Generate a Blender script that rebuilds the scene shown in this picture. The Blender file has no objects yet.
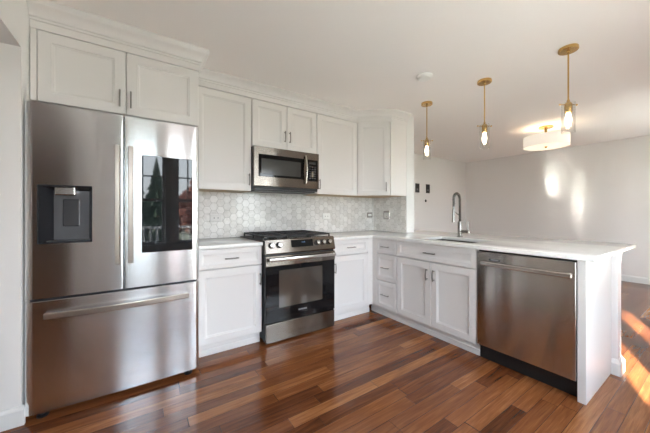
import bpy, bmesh, math, random
from mathutils import Vector, Matrix
random.seed(7)
scene = bpy.context.scene
COL = scene.collection
PI = math.pi

# ------------------------------------------------------------------ camera
cam_data = bpy.data.cameras.new('camera')
cam = bpy.data.objects.new('camera', cam_data)
COL.objects.link(cam)
cam.location = (-0.9182, -3.0004, 1.1813)
cam.rotation_euler = (PI / 2, 0, -math.radians(33.8962))
cam_data.sensor_width = 36.0
cam_data.sensor_fit = 'HORIZONTAL'
cam_data.lens = 276.4176 / 650 * 36
cam_data.shift_y = -(216.5 - 212.2165) / 650
cam_data.clip_start = 0.02
scene.camera = cam

# ------------------------------------------------------------------ world, sun, exposure
world = bpy.data.worlds.new('sky'); scene.world = world
world.use_nodes = True
wn = world.node_tree; wn.nodes.clear()
w_out = wn.nodes.new('ShaderNodeOutputWorld')
w_bg = wn.nodes.new('ShaderNodeBackground')
w_tc = wn.nodes.new('ShaderNodeTexCoord')
w_sep = wn.nodes.new('ShaderNodeSeparateXYZ')
w_ramp = wn.nodes.new('ShaderNodeValToRGB')
wn.links.new(w_tc.outputs['Generated'], w_sep.inputs[0])
wn.links.new(w_sep.outputs['Z'], w_ramp.inputs[0])
wn.links.new(w_ramp.outputs[0], w_bg.inputs[0])
wn.links.new(w_bg.outputs[0], w_out.inputs[0])
cr = w_ramp.color_ramp
cr.elements[0].position = 0.0; cr.elements[0].color = (0.93, 0.965, 1.0, 1)
cr.elements[1].position = 0.75; cr.elements[1].color = (0.60, 0.75, 1.0, 1)
w_bg.inputs[1].default_value = 11.0

sun_data = bpy.data.lights.new('sun', 'SUN')
sun_data.energy = 70.0
sun_data.angle = math.radians(1.2)
sun_data.color = (1.0, 0.95, 0.86)
sun = bpy.data.objects.new('sun', sun_data); COL.objects.link(sun)
SUN_DIR = Vector((0.922, 0.388, -0.456)).normalized()
sun.rotation_euler = SUN_DIR.to_track_quat('-Z', 'Y').to_euler()
sun.location = (-8, -7, 6)

def portal(name, x0, x1, z0, z1, y):
    d = bpy.data.lights.new(name, 'AREA'); d.shape = 'RECTANGLE'
    d.size = x1 - x0; d.size_y = z1 - z0
    d.cycles.is_portal = True
    o = bpy.data.objects.new(name, d); COL.objects.link(o)
    o.location = ((x0 + x1) / 2, y, (z0 + z1) / 2)
    o.rotation_euler = (PI / 2, 0, 0)          # -Z axis looks along +Y, into the room
    return o

WIN_Y = -3.3
# (x0, x1, sill): the low ones have a rail at 0.73
WINDOWS = [(-1.16, -0.60, 0.72), (-0.45, -0.13, 0.72), (-0.07, 0.66, 0.42), (0.84, 1.52, 0.42), (4.12, 5.12, 0.30)]  # last opening is unseen, added to brighten the right side of the room
WZ0, WZ1 = 0.72, 2.06
for (a, b, z0) in WINDOWS:
    portal('window_light', a, b, z0, WZ1, WIN_Y - 0.10)

scene.view_settings.view_transform = 'Standard'
scene.view_settings.look = 'None'
scene.view_settings.gamma = 1.0
scene.view_settings.use_curve_mapping = False
scene.view_settings.exposure = 0.42
cy = scene.cycles
cy.max_bounces = 14; cy.diffuse_bounces = 8; cy.glossy_bounces = 6; cy.transparent_max_bounces = 16
cy.caustics_reflective = True
cy.blur_glossy = 0.0
cy.use_guiding = True
cy.use_surface_guiding = True
cy.guiding_training_samples = 64
cy.sample_clamp_indirect = 0.0

# ------------------------------------------------------------------ materials
def new_mat(name):
    m = bpy.data.materials.new(name); m.use_nodes = True
    return m, m.node_tree, m.node_tree.nodes['Principled BSDF']

def mat(name, col, rough=0.5, metal=0.0, spec=0.5, emit=None, estr=0.0, var=0.0, scale=8.0, bump=0.0, bscale=60.0):
    m, nt, b = new_mat(name)
    b.inputs['Base Color'].default_value = (*col, 1)
    b.inputs['Roughness'].default_value = rough
    b.inputs['Metallic'].default_value = metal
    b.inputs['Specular IOR Level'].default_value = spec
    if emit:
        b.inputs['Emission Color'].default_value = (*emit, 1)
        b.inputs['Emission Strength'].default_value = estr
    tc = nt.nodes.new('ShaderNodeTexCoord')
    if var > 0:
        n = nt.nodes.new('ShaderNodeTexNoise'); n.inputs['Scale'].default_value = scale
        n.inputs['Detail'].default_value = 4
        r = nt.nodes.new('ShaderNodeValToRGB')
        r.color_ramp.elements[0].position = 0.3; r.color_ramp.elements[1].position = 0.7
        r.color_ramp.elements[0].color = (*[c * (1 - var) for c in col], 1)
        r.color_ramp.elements[1].color = (*[min(1, c * (1 + var)) for c in col], 1)
        nt.links.new(tc.outputs['Object'], n.inputs['Vector'])
        nt.links.new(n.outputs['Fac'], r.inputs[0]); nt.links.new(r.outputs[0], b.inputs['Base Color'])
    if bump > 0:
        n2 = nt.nodes.new('ShaderNodeTexNoise'); n2.inputs['Scale'].default_value = bscale
        bp = nt.nodes.new('ShaderNodeBump'); bp.inputs['Strength'].default_value = bump
        bp.inputs['Distance'].default_value = 0.002
        nt.links.new(tc.outputs['Object'], n2.inputs['Vector'])
        nt.links.new(n2.outputs['Fac'], bp.inputs['Height']); nt.links.new(bp.outputs[0], b.inputs['Normal'])
    return m

def steel(name, col=(0.80, 0.81, 0.825), rough=0.21, aniso=0.97, streak='X'):
    """brushed stainless steel: fine grain stretched along one axis"""
    m, nt, b = new_mat(name)
    b.inputs['Base Color'].default_value = (*col, 1)
    b.inputs['Metallic'].default_value = 1.0
    b.inputs['Anisotropic'].default_value = aniso
    tg = nt.nodes.new('ShaderNodeTangent'); tg.direction_type = 'RADIAL'; tg.axis = 'Z'
    b.inputs["Anisotropic Rotation"].default_value = 0.25
    nt.links.new(tg.outputs[0], b.inputs['Tangent'])
    tc = nt.nodes.new('ShaderNodeTexCoord'); mp = nt.nodes.new('ShaderNodeMapping')
    mp.inputs['Scale'].default_value = (1.5, 1.5, 220) if streak == 'X' else (160, 160, 1.5)
    n = nt.nodes.new('ShaderNodeTexNoise'); n.inputs['Scale'].default_value = 3.0; n.inputs['Detail'].default_value = 3
    mr = nt.nodes.new('ShaderNodeMapRange')
    mr.inputs['To Min'].default_value = rough - 0.02; mr.inputs['To Max'].default_value = rough + 0.02
    nt.links.new(tc.outputs['Object'], mp.inputs[0]); nt.links.new(mp.outputs[0], n.inputs['Vector'])
    nt.links.new(n.outputs['Fac'], mr.inputs[0]); nt.links.new(mr.outputs[0], b.inputs['Roughness'])
    return m

def glass_thin(name, tint=(1, 1, 1), refl=1.0):
    m = bpy.data.materials.new(name); m.use_nodes = True
    nt = m.node_tree; nt.nodes.clear()
    out = nt.nodes.new('ShaderNodeOutputMaterial'); mix = nt.nodes.new('ShaderNodeMixShader')
    tr = nt.nodes.new('ShaderNodeBsdfTransparent'); gl = nt.nodes.new('ShaderNodeBsdfGlossy')
    fr = nt.nodes.new('ShaderNodeLayerWeight'); fr.inputs['Blend'].default_value = 0.5
    mu = nt.nodes.new('ShaderNodeMath'); mu.operation = 'MULTIPLY'; mu.inputs[1].default_value = refl
    tr.inputs[0].default_value = (*tint, 1); gl.inputs['Roughness'].default_value = 0.02
    pw = nt.nodes.new('ShaderNodeMath'); pw.operation = 'POWER'; pw.inputs[1].default_value = 4.0
    ad = nt.nodes.new('ShaderNodeMath'); ad.operation = 'MULTIPLY_ADD'; ad.inputs[1].default_value = 0.7; ad.inputs[2].default_value = 0.05
    nt.links.new(fr.outputs['Facing'], pw.inputs[0]); nt.links.new(pw.outputs[0], ad.inputs[0])
    nt.links.new(ad.outputs[0], mu.inputs[0]); nt.links.new(mu.outputs[0], mix.inputs[0])
    nt.links.new(tr.outputs[0], mix.inputs[1]); nt.links.new(gl.outputs[0], mix.inputs[2])
    nt.links.new(mix.outputs[0], out.inputs[0])
    return m

def wood_floor():
    m, nt, b = new_mat('floor_planks')
    N = nt.nodes.new; L = nt.links.new
    def math_(op, a=None, c=None):
        n = N('ShaderNodeMath'); n.operation = op
        for i, v in ((0, a), (1, c)):
            if v is None: continue
            if isinstance(v, (int, float)): n.inputs[i].default_value = v
            else: L(v, n.inputs[i])
        return n.outputs[0]
    tc = N('ShaderNodeTexCoord'); sp = N('ShaderNodeSeparateXYZ'); L(tc.outputs['Object'], sp.inputs[0])
    X, Y = sp.outputs['X'], sp.outputs['Y']
    W_, LEN = 0.0826, 0.86
    v = math_('DIVIDE', Y, W_); row = math_('FLOOR', v); vf = math_('FRACT', v)
    wn1 = N('ShaderNodeTexWhiteNoise'); wn1.noise_dimensions = '1D'; L(row, wn1.inputs['W'])
    u = math_('ADD', math_('DIVIDE', X, LEN), math_('MULTIPLY', wn1.outputs['Value'], 7.31))
    # boards of uneven length: warp the run with a slow wobble per row
    u = math_('ADD', u, math_('MULTIPLY', math_('SINE', math_('ADD', math_('MULTIPLY', u, 2.3), math_('MULTIPLY', row, 1.7))), 0.22))
    colm = math_('FLOOR', u); uf = math_('FRACT', u)
    cv = N('ShaderNodeCombineXYZ'); L(row, cv.inputs[0]); L(colm, cv.inputs[1])
    wn2 = N('ShaderNodeTexWhiteNoise'); wn2.noise_dimensions = '2D'; L(cv.outputs[0], wn2.inputs['Vector'])
    # grain
    sc = N('ShaderNodeCombineXYZ')
    L(math_('MULTIPLY', X, 1.1), sc.inputs[0]); L(math_('MULTIPLY', Y, 16.0), sc.inputs[1])
    L(math_('MULTIPLY', wn2.outputs['Value'], 40.0), sc.inputs[2])
    g1 = N('ShaderNodeTexNoise'); g1.inputs['Scale'].default_value = 2.2; g1.inputs['Detail'].default_value = 6
    g1.inputs['Distortion'].default_value = 1.1
    L(sc.outputs[0], g1.inputs['Vector'])
    sc2 = N('ShaderNodeCombineXYZ')
    L(math_('MULTIPLY', X, 5.0), sc2.inputs[0]); L(math_('MULTIPLY', Y, 160.0), sc2.inputs[1])
    L(math_('MULTIPLY', wn2.outputs['Value'], 9.0), sc2.inputs[2])
    g2 = N('ShaderNodeTexNoise'); g2.inputs['Scale'].default_value = 1.6; g2.inputs['Detail'].default_value = 3
    L(sc2.outputs[0], g2.inputs['Vector'])
    tone = math_('ADD', math_('MULTIPLY', wn2.outputs['Value'], 0.56),
                 math_('ADD', math_('MULTIPLY', g1.outputs['Fac'], 0.80), math_('MULTIPLY', g2.outputs['Fac'], 0.40)))
    tone = math_('SUBTRACT', tone, 0.37)
    rp = N('ShaderNodeValToRGB'); e = rp.color_ramp.elements
    e[0].position = 0.05; e[0].color = FLOOR_COLS[0]
    e[1].position = 0.95; e[1].color = FLOOR_COLS[3]
    for p, c in ((0.35, FLOOR_COLS[1]), (0.66, FLOOR_COLS[2])):
        k = e.new(p); k.color = c
    L(tone, rp.inputs[0])
    # seams
    ev = math_('MINIMUM', vf, math_('SUBTRACT', 1.0, vf)); eu = math_('MINIMUM', uf, math_('SUBTRACT', 1.0, uf))
    sv = math_('GREATER_THAN', ev, 0.012); su = math_('GREATER_THAN', eu, 0.0014)
    seam = math_('MULTIPLY', sv, su)
    mx = N('ShaderNodeMix'); mx.data_type = 'RGBA'
    L(seam, mx.inputs['Factor']); mx.inputs['A'].default_value = (0.035, 0.014, 0.007, 1)
    L(rp.outputs[0], mx.inputs['B']); L(mx.outputs['Result'], b.inputs['Base Color'])
    bp = N('ShaderNodeBump'); bp.inputs['Strength'].default_value = 0.06; bp.inputs['Distance'].default_value = 0.001
    hh = math_('ADD', math_('MULTIPLY', g1.outputs['Fac'], 0.35), seam)
    L(hh, bp.inputs['Height']); L(bp.outputs[0], b.inputs['Normal'])
    b.inputs['Roughness'].default_value = FLOOR_ROUGH
    b.inputs['Specular IOR Level'].default_value = 0.5
    return m

FLOOR_ROUGH = 0.14
FLOOR_COLS = [(0.045, 0.013, 0.006, 1), (0.13, 0.039, 0.013, 1), (0.235, 0.080, 0.026, 1), (0.39, 0.165, 0.055, 1)]

def marble_tiles():
    m, nt, b = new_mat('marble_tile')
    N = nt.nodes.new; L = nt.links.new
    geo = N('ShaderNodeNewGeometry'); tc = N('ShaderNodeTexCoord')
    n = N('ShaderNodeTexNoise'); n.inputs['Scale'].default_value = 14; n.inputs['Detail'].default_value = 6; n.inputs['Distortion'].default_value = 1.6
    L(tc.outputs['Object'], n.inputs['Vector'])
    a = N('ShaderNodeMath'); a.operation = 'MULTIPLY'; a.inputs[1].default_value = 0.5; L(geo.outputs['Random Per Island'], a.inputs[0])
    c = N('ShaderNodeMath'); c.operation = 'ADD'; L(a.outputs[0], c.inputs[0]); L(n.outputs['Fac'], c.inputs[1])
    r = N('ShaderNodeValToRGB'); e = r.color_ramp.elements
    e[0].position = 0.35; e[0].color = (0.60, 0.585, 0.56, 1); e[1].position = 0.95; e[1].color = (0.80, 0.79, 0.77, 1)
    L(c.outputs[0], r.inputs[0]); L(r.outputs[0], b.inputs['Base Color'])
    b.inputs['Roughness'].default_value = 0.16
    return m

M = {}
M['cab'] = mat('cabinet_white_paint', (0.735, 0.708, 0.695), 0.32, spec=0.4)
M['crown'] = M['cab']
M['trim'] = mat('trim_white_paint', (0.74, 0.74, 0.73), 0.35)
M['wall'] = mat('wall_paint', (0.78, 0.762, 0.748), 0.75, spec=0.2, bump=0.05, bscale=180)
M['ceiling'] = mat('ceiling_paint', (0.90, 0.865, 0.845), 0.9, spec=0.1, bump=0.05, bscale=150)
M['floor'] = wood_floor()
M['quartz'] = mat('white_quartz', (0.84, 0.83, 0.81), 0.13, var=0.04, scale=30)
M['tile'] = marble_tiles()
M['grout'] = mat('grout', (0.30, 0.285, 0.265), 0.8)
M['steel'] = steel('brushed_steel')
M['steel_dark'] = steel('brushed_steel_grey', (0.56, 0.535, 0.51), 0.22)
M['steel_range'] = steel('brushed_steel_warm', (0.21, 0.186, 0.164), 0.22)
M['steel_bar'] = mat('polished_steel', (0.60, 0.58, 0.555), 0.22, 1.0)
M['nickel'] = mat('satin_nickel', (0.27, 0.255, 0.235), 0.34, 1.0)
M['handle_steel'] = mat('satin_handle_steel', (0.52, 0.465, 0.42), 0.34, 1.0)
M['maple'] = mat('maple_underside', (0.50, 0.36, 0.22), 0.5, var=0.1)
M['chrome'] = mat('brushed_nickel_faucet', (0.30, 0.29, 0.27), 0.26, 1.0)
M['brass'] = mat('brushed_brass', (0.64, 0.42, 0.16), 0.27, 1.0)
M['black_glass'] = mat('black_glass', (0.006, 0.006, 0.007), 0.04, spec=0.35)
M['oven_window'] = mat('oven_window_glass', (0.055, 0.045, 0.038), 0.03, spec=1.0)
M['mw_window'] = mat('microwave_window_mesh', (0.055, 0.053, 0.05), 0.14, spec=0.5)
M['screen'] = mat('fridge_screen_glass', (0.012, 0.013, 0.015), 0.03, spec=0.5)
M['black'] = mat('black_plastic', (0.012, 0.012, 0.013), 0.4)
M['iron'] = mat('cast_iron', (0.014, 0.014, 0.015), 0.48, bump=0.2, bscale=300)
M['grey_dark'] = mat('dark_grey_cabinet_metal', (0.07, 0.075, 0.085), 0.35, 0.4)
M['grey_plastic'] = mat('grey_plastic', (0.06, 0.06, 0.066), 0.28, 0.3)
M['niche'] = mat('dark_niche_plastic', (0.035, 0.035, 0.04), 0.25, 0.3)
M['grey_mid'] = mat('grey_panel', (0.15, 0.153, 0.165), 0.28, 0.6)
M['plate_white'] = mat('white_plastic_plate', (0.82, 0.82, 0.80), 0.35)
M['plate_tile'] = mat('pale_grey_plate', (0.66, 0.65, 0.63), 0.3)
M['lettering'] = mat('silver_lettering', (0.75, 0.75, 0.75), 0.3, 0.8)
M['display'] = mat('lit_display', (0.01, 0.012, 0.02), 0.1, emit=(0.25, 0.5, 0.9), estr=0.6)
M['glass'] = glass_thin('clear_glass', (0.985, 0.985, 0.98), 1.2)
M['pane'] = glass_thin('window_glass', (0.97, 0.985, 0.98), 0.8)
M['bulb'] = mat('bulb_glow', (1, 0.9, 0.7), 0.4, emit=(1.0, 0.86, 0.64), estr=14.0)
M['shade'] = mat('white_fabric_shade', (0.86, 0.82, 0.76), 0.8, emit=(1.0, 0.88, 0.74), estr=0.34, bump=0.1, bscale=400)
M['diffuser'] = mat('glowing_diffuser', (0.9, 0.85, 0.75), 0.5, emit=(1.0, 0.84, 0.62), estr=0.62)
M['brown_door'] = mat('brown_wood_door', (0.085, 0.05, 0.032), 0.4, var=0.2)
M['deck'] = mat('deck_boards', (0.30, 0.285, 0.265), 0.8, var=0.1)
M['lawn'] = mat('lawn_grass', (0.20, 0.21, 0.14), 0.9, var=0.2)
M['conifer'] = mat('conifer_needles', (0.025, 0.05, 0.025), 0.9, var=0.4)
M['shrub'] = mat('russet_shrub_leaves', (0.20, 0.07, 0.05), 0.9, var=0.5)
M['soffit'] = mat('painted_soffit', (0.6, 0.6, 0.6), 0.7)

# ------------------------------------------------------------------ helpers
def origin_of(o):
    v = Vector((0, 0, 0))
    while o is not None:
        v += Vector(o.location); o = o.parent
    return v

def obj(name, bm, material, parent=None, smooth=False, angle=35):
    """one mesh object; bm holds world coordinates"""
    base = origin_of(parent)
    if base.length > 0:
        bmesh.ops.translate(bm, verts=bm.verts, vec=-base)
    bmesh.ops.recalc_face_normals(bm, faces=bm.faces)
    me = bpy.data.meshes.new(name)
    bm.to_mesh(me); bm.free()
    mats = material if isinstance(material, (list, tuple)) else [material]
    for mm in mats: me.materials.append(mm)
    if smooth:
        for p in me.polygons: p.use_smooth = True
        me.set_sharp_from_angle(angle=math.radians(angle))
    o = bpy.data.objects.new(name, me); COL.objects.link(o)
    if parent: o.parent = parent
    return o

def thing(name, loc, label, cat, group=None):
    o = bpy.data.objects.new(name, None); COL.objects.link(o)
    o.location = loc; o.empty_display_size = 0.1
    o['label'] = label; o['category'] = cat
    if group: o['group'] = group
    return o

def tag(o, label, cat, group=None):
    o['label'] = label; o['category'] = cat
    if group: o['group'] = group
    return o

def struct(name, bm, material, parent=None, **k):
    o = obj(name, bm, material, parent, **k)
    if not parent: o['kind'] = 'structure'
    return o

def box(bm, x0, x1, y0, y1, z0, z1, bev=0.0, seg=2, mi=0):
    x0, x1 = min(x0, x1), max(x0, x1); y0, y1 = min(y0, y1), max(y0, y1); z0, z1 = min(z0, z1), max(z0, z1)
    r = bmesh.ops.create_cube(bm, size=1.0, matrix=Matrix.Translation(((x0+x1)/2, (y0+y1)/2, (z0+z1)/2)) @ Matrix.Diagonal((x1-x0, y1-y0, z1-z0, 1)))
    vs = r['verts']
    fs = {f for v in vs for f in v.link_faces}
    for f in fs: f.material_index = mi
    if bev > 0:
        es = list({e for v in vs for e in v.link_edges})
        bmesh.ops.bevel(bm, geom=es, offset=bev, segments=seg, profile=0.5, affect='EDGES')
    return bm

def B(*a, **k):
    return box(bmesh.new(), *a, **k)

def tube(bm, pts, r, seg=10, caps=True, radii=None):
    pts = [Vector(p) for p in pts]; n = len(pts)
    tang = []
    for i in range(n):
        t = pts[min(i+1, n-1)] - pts[max(i-1, 0)]
        tang.append(t.normalized())
    up = Vector((0, 0, 1)) if abs(tang[0].z) < 0.9 else Vector((1, 0, 0))
    u = tang[0].cross(up).normalized()
    rings = []
    for i in range(n):
        t = tang[i]
        u = (u - t * u.dot(t)).normalized(); w = t.cross(u)
        rr = radii[i] if radii else r
        rings.append([bm.verts.new(pts[i] + (u * math.cos(2*PI*k/seg) + w * math.sin(2*PI*k/seg)) * rr) for k in range(seg)])
    for i in range(n-1):
        for k in range(seg):
            bm.faces.new((rings[i][k], rings[i][(k+1) % seg], rings[i+1][(k+1) % seg], rings[i+1][k]))
    if caps:
        bm.faces.new(rings[0][::-1]); bm.faces.new(rings[-1])
    return bm

def lathe(bm, prof, c, axis='Z', seg=32, closed=False):
    """prof: list of (radius, height) about point c along axis"""
    c = Vector(c); rings = []
    def pt(r, h, a):
        p, q = r*math.cos(a), r*math.sin(a)
        if axis == 'Z': return c + Vector((p, q, h))
        if axis == 'Y': return c + Vector((p, -h, q))     # outward is -Y
        return c + Vector((-h, p, q))                     # outward is -X
    for (r, h) in prof:
        if r < 1e-6: rings.append([bm.verts.new(pt(0, h, 0))])
        else: rings.append([bm.verts.new(pt(r, h, 2*PI*k/seg)) for k in range(seg)])
    idx = list(range(len(rings)-1))
    pairs = [(i, i+1) for i in idx] + ([(len(rings)-1, 0)] if closed else [])
    for i, j in pairs:
        A, D = rings[i], rings[j]
        for k in range(seg):
            k2 = (k+1) % seg
            if len(A) == 1 and len(D) == 1: continue
            if len(A) == 1: bm.faces.new((A[0], D[k], D[k2]))
            elif len(D) == 1: bm.faces.new((A[k], D[0], A[k2]))
            else: bm.faces.new((A[k], D[k], D[k2], A[k2]))
    return bm

class Frame:
    """a vertical plane: u runs along it, z up, n out of it"""
    def __init__(s, o, u, n): s.o = Vector(o); s.u = Vector(u).normalized(); s.n = Vector(n).normalized()
    def __call__(s, a, z, c=0.0): return s.o + s.u * a + Vector((0, 0, z)) + s.n * c
BACK = Frame((0, 0, 0), (1, 0, 0), (0, -1, 0))             # c = distance in front of the back wall
PEN = Frame((0, 0, 0), (0, -1, 0), (-1, 0, 0))             # a = -y ; c = -x

def rings_to_mesh(bm, F, rects, close_back=True):
    """nested rectangles (a0,a1,z0,z1,c) joined from back to front"""
    prev = None
    for (a0, a1, z0, z1, c) in rects:
        cur = [bm.verts.new(F(a, z, c)) for a, z in ((a0, z0), (a1, z0), (a1, z1), (a0, z1))]
        if prev:
            for k in range(4): bm.faces.new((prev[k], prev[(k+1) % 4], cur[(k+1) % 4], cur[k]))
        elif close_back: bm.faces.new(cur[::-1])
        prev = cur
    bm.faces.new(prev)
    return bm

def panel_front(F, a0, a1, z0, z1, c, t=0.02, rail=0.057):
    """framed cabinet front: flat frame, stepped moulding and sunk flat panel. c = front plane"""
    bm = bmesh.new()
    def R(i, d): return (a0+i, a1-i, z0+i, z1-i, c-d)
    rings = [R(0, t), R(0, 0.002), R(0.002, 0.0), R(rail, 0.0), R(rail+0.002, 0.004), R(rail+0.008, 0.005),
             R(rail+0.016, 0.010), R(rail+0.018, 0.0105)]
    return rings_to_mesh(bm, F, rings)

def pull(F, a, z, c, length, vertical):
    """slim bowed bar pull with two feet"""
    bm = bmesh.new(); h = length/2
    def P(s, o): return F(a, z+s, c+o) if vertical else F(a+s, z, c+o)
    pts = [P(-h + length*i/12, 0.022 + 0.006*math.cos(PI*(i-6)/12)) for i in range(13)]
    tube(bm, pts, 0.0052, 8)
    for s in (-h*0.80, h*0.80): tube(bm, [P(s, 0.0), P(s, 0.024)], 0.0048, 8)
    return bm

def sweep(bm, prof, path, closed_prof=True):
    """prof: (outward, z) pairs; path: xy points, outward lies to the right of travel"""
    P2 = [Vector((p[0], p[1])) for p in path]; n = len(P2); rows = []
    for i in range(n):
        d1 = (P2[i]-P2[i-1]).normalized() if i > 0 else (P2[1]-P2[0]).normalized()
        d2 = (P2[i+1]-P2[i]).normalized() if i < n-1 else d1
        n1 = Vector((d1.y, -d1.x)); n2 = Vector((d2.y, -d2.x))
        mv = (n1+n2); mv = mv / max(1e-6, (1 + n1.dot(n2)))
        rows.append([bm.verts.new((P2[i].x + mv.x*o, P2[i].y + mv.y*o, z)) for o, z in prof])
    m = len(prof)
    for i in range(n-1):
        for k in range(m if closed_prof else m-1):
            bm.faces.new((rows[i][k], rows[i+1][k], rows[i+1][(k+1) % m], rows[i][(k+1) % m]))
    bm.faces.new(rows[0]); bm.faces.new(rows[-1][::-1])
    return bm

def grid_slab(bm, xs, ys, z0, z1, keep, axis='Z'):
    """slab of grid cells; keep(cx, cy) picks the cells. axis Y: xs=x, ys=z, z0/z1=y"""
    vt = {}
    def V(i, j, t):
        k = (i, j, t)
        if k not in vt:
            h = (z0, z1)[t]
            vt[k] = bm.verts.new((xs[i], ys[j], h) if axis == 'Z' else (xs[i], h, ys[j]))
        return vt[k]
    nx, ny = len(xs)-1, len(ys)-1
    K = {(i, j): keep((xs[i]+xs[i+1])/2, (ys[j]+ys[j+1])/2) for i in range(nx) for j in range(ny)}
    g = lambda i, j: K.get((i, j), False)
    for (i, j), k in K.items():
        if not k: continue
        for t in (0, 1): bm.faces.new((V(i,j,t), V(i+1,j,t), V(i+1,j+1,t), V(i,j+1,t)))
        if not g(i-1, j): bm.faces.new((V(i,j,0), V(i,j+1,0), V(i,j+1,1), V(i,j,1)))
        if not g(i+1, j): bm.faces.new((V(i+1,j,0), V(i+1,j+1,0), V(i+1,j+1,1), V(i+1,j,1)))
        if not g(i, j-1): bm.faces.new((V(i,j,0), V(i+1,j,0), V(i+1,j,1), V(i,j,1)))
        if not g(i, j+1): bm.faces.new((V(i,j+1,0), V(i+1,j+1,0), V(i+1,j+1,1), V(i,j+1,1)))
    return bm

def bevel_sharp(bm, off, seg=2):
    bmesh.ops.recalc_face_normals(bm, faces=bm.faces)
    es = [e for e in bm.edges if len(e.link_faces) == 2 and e.calc_face_angle(0) > 1.0]
    bmesh.ops.bevel(bm, geom=es, offset=off, segments=seg, profile=0.5, affect='EDGES')
    return bm

def text_bm(s, size, F, a, z, c, depth=0.0006):
    """raised lettering centred at (a, z) on plane c of frame F"""
    cu = bpy.data.curves.new('lettering', 'FONT'); cu.body = s; cu.size = size; cu.extrude = depth
    cu.align_x = 'CENTER'; cu.align_y = 'CENTER'; cu.resolution_u = 3
    t = bpy.data.objects.new('lettering', cu); COL.objects.link(t)
    dg = bpy.context.evaluated_depsgraph_get(); dg.update()
    me = bpy.data.meshes.new_from_object(t.evaluated_get(dg))
    bm = bmesh.new(); bm.from_mesh(me)
    for v in bm.verts: v.co = F(a + v.co.x, z + v.co.y, c + v.co.z)
    bpy.data.objects.remove(t); bpy.data.meshes.remove(me); bpy.data.curves.remove(cu)
    return bm

# ------------------------------------------------------------------ the room
CEIL = 2.445
XL, XR, YF, YD = -1.464, 6.0, -3.3, 0.85
STUB0, STUB1, STUBY = 1.965, 2.115, -0.602
HX = -3.2                                            # far side of the hall on the left
struct('floor', B(HX-0.1, XR+0.1, YF-0.13, YD+0.1, -0.12, 0.0), M['floor'])
struct('ceiling', B(HX-0.1, XR+0.1, YF-0.13, YD+0.1, CEIL, CEIL+0.12), M['ceiling'])
struct('wall_back', B(XL-0.115, STUB0, 0.0, 0.1, 0, CEIL), M['wall'])
struct('wall_corner', B(STUB0, STUB1, STUBY+0.012, YD+0.1, 0, CEIL), M['wall'])
struct('wall_far', B(STUB1, XR+0.1, YD, YD+0.1, 0, CEIL), M['wall'])
struct('wall_right', B(XR, XR+0.1, YF-0.13, YD, 0, CEIL), M['wall'])
bm = B(XL-0.115, XL, -0.78, 0.0, 0, CEIL); box(bm, XL-0.115, XL, YF, -0.78, 2.1, CEIL)
box(bm, XL-0.115, XL, YF, YF+0.16, 0, 2.1)
struct('wall_left', bm, M['wall'])
struct('wall_hall', B(HX, XL-0.115, -0.78, -0.68, 0, CEIL), M['wall'])
struct('wall_hall_side', B(HX-0.1, HX, YF-0.13, -0.68, 0, CEIL), M['wall'])
# front wall behind the camera with its window openings
DOORX = (-2.62, -1.76)
xs = sorted({HX, XR, DOORX[0], DOORX[1], *[v for w in WINDOWS for v in w[:2]]}); zs = [0, 0.30, 0.42, WZ0, WZ1, CEIL]
def keep_front(x, z):
    for (a, b, z0) in WINDOWS:
        if a < x < b and z0 < z < WZ1: return False
    return not (DOORX[0] < x < DOORX[1] and z < WZ1)
struct('wall_front', grid_slab(bmesh.new(), xs, zs, YF-0.13, YF, keep_front, 'Y'), M['wall'])
for n, (a, b, sill) in enumerate(WINDOWS):
    bm = bmesh.new(); y0, y1 = YF-0.10, YF-0.05
    fw = 0.035; zm = 1.36
    for (p, q, r, s) in ((a, a+fw, sill, WZ1), (b-fw, b, sill, WZ1), (a+fw, b-fw, sill, sill+fw), (a+fw, b-fw, WZ1-fw, WZ1), (a+fw, b-fw, zm-0.022, zm+0.022)):
        box(bm, p, q, y0, y1, r, s)
    mx = (a+b)/2
    for (p, q, r, s) in ((mx-0.009, mx+0.009, zm+0.022, WZ1-fw), (a+fw, b-fw, 1.70, 1.718), ):
        box(bm, p, q, y0+0.012, y1-0.012, r, s)
    if sill < 0.6: box(bm, a+fw, b-fw, y0, y1, 0.70, 0.76)
    # casing on the room side and sill
    box(bm, a-0.06, a, YF, YF+0.015, sill-0.06, WZ1+0.06); box(bm, b, b+0.06, YF, YF+0.015, sill-0.06, WZ1+0.06)
    box(bm, a, b, YF, YF+0.015, WZ1, WZ1+0.06); box(bm, a-0.07, b+0.07, YF-0.05, YF+0.03, sill-0.03, sill)
    w = struct('window_%d' % (n+1), bm, M['trim'])
    obj('window_pane', B(a+fw, b-fw, YF-0.077, YF-0.073, sill+fw, WZ1-fw), M['pane'], w)
bm = B(DOORX[0]+0.01, DOORX[1]-0.01, YF-0.08, YF-0.03, 0.005, WZ1-0.01)
for z0, z1 in ((0.15, 0.95), (1.08, 1.9)):
    for x0 in (DOORX[0]+0.12, DOORX[0]+0.48): box(bm, x0, x0+0.27, YF-0.03, YF-0.022, z0, z1, 0.004)
d = struct('door_1', bm, M['brown_door'])
obj('door_knob', tube(bmesh.new(), [(DOORX[1]-0.08, YF-0.03, .95), (DOORX[1]-0.08, YF+0.03, .95)], 0.02, 12), M['brass'], d)

# baseboards
BB = [(0, 0), (0.015, 0), (0.015, 0.085), (0.009, 0.1), (0.004, 0.105), (0, 0.105)]
struct('baseboard_right', sweep(bmesh.new(), BB, [(XR, YD), (XR, YF)]), M['trim'])
struct('baseboard_far', sweep(bmesh.new(), BB, [(STUB1, YD), (XR-0.015, YD)]), M['trim'])
struct('baseboard_left', sweep(bmesh.new(), BB, [(HX, -0.78), (XL, -0.78), (XL, -0.77)]), M['trim'])
struct('baseboard_front', sweep(bmesh.new(), BB, [(XR-0.015, YF), (DOORX[1]+0.02, YF)]), M['trim'])
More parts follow.
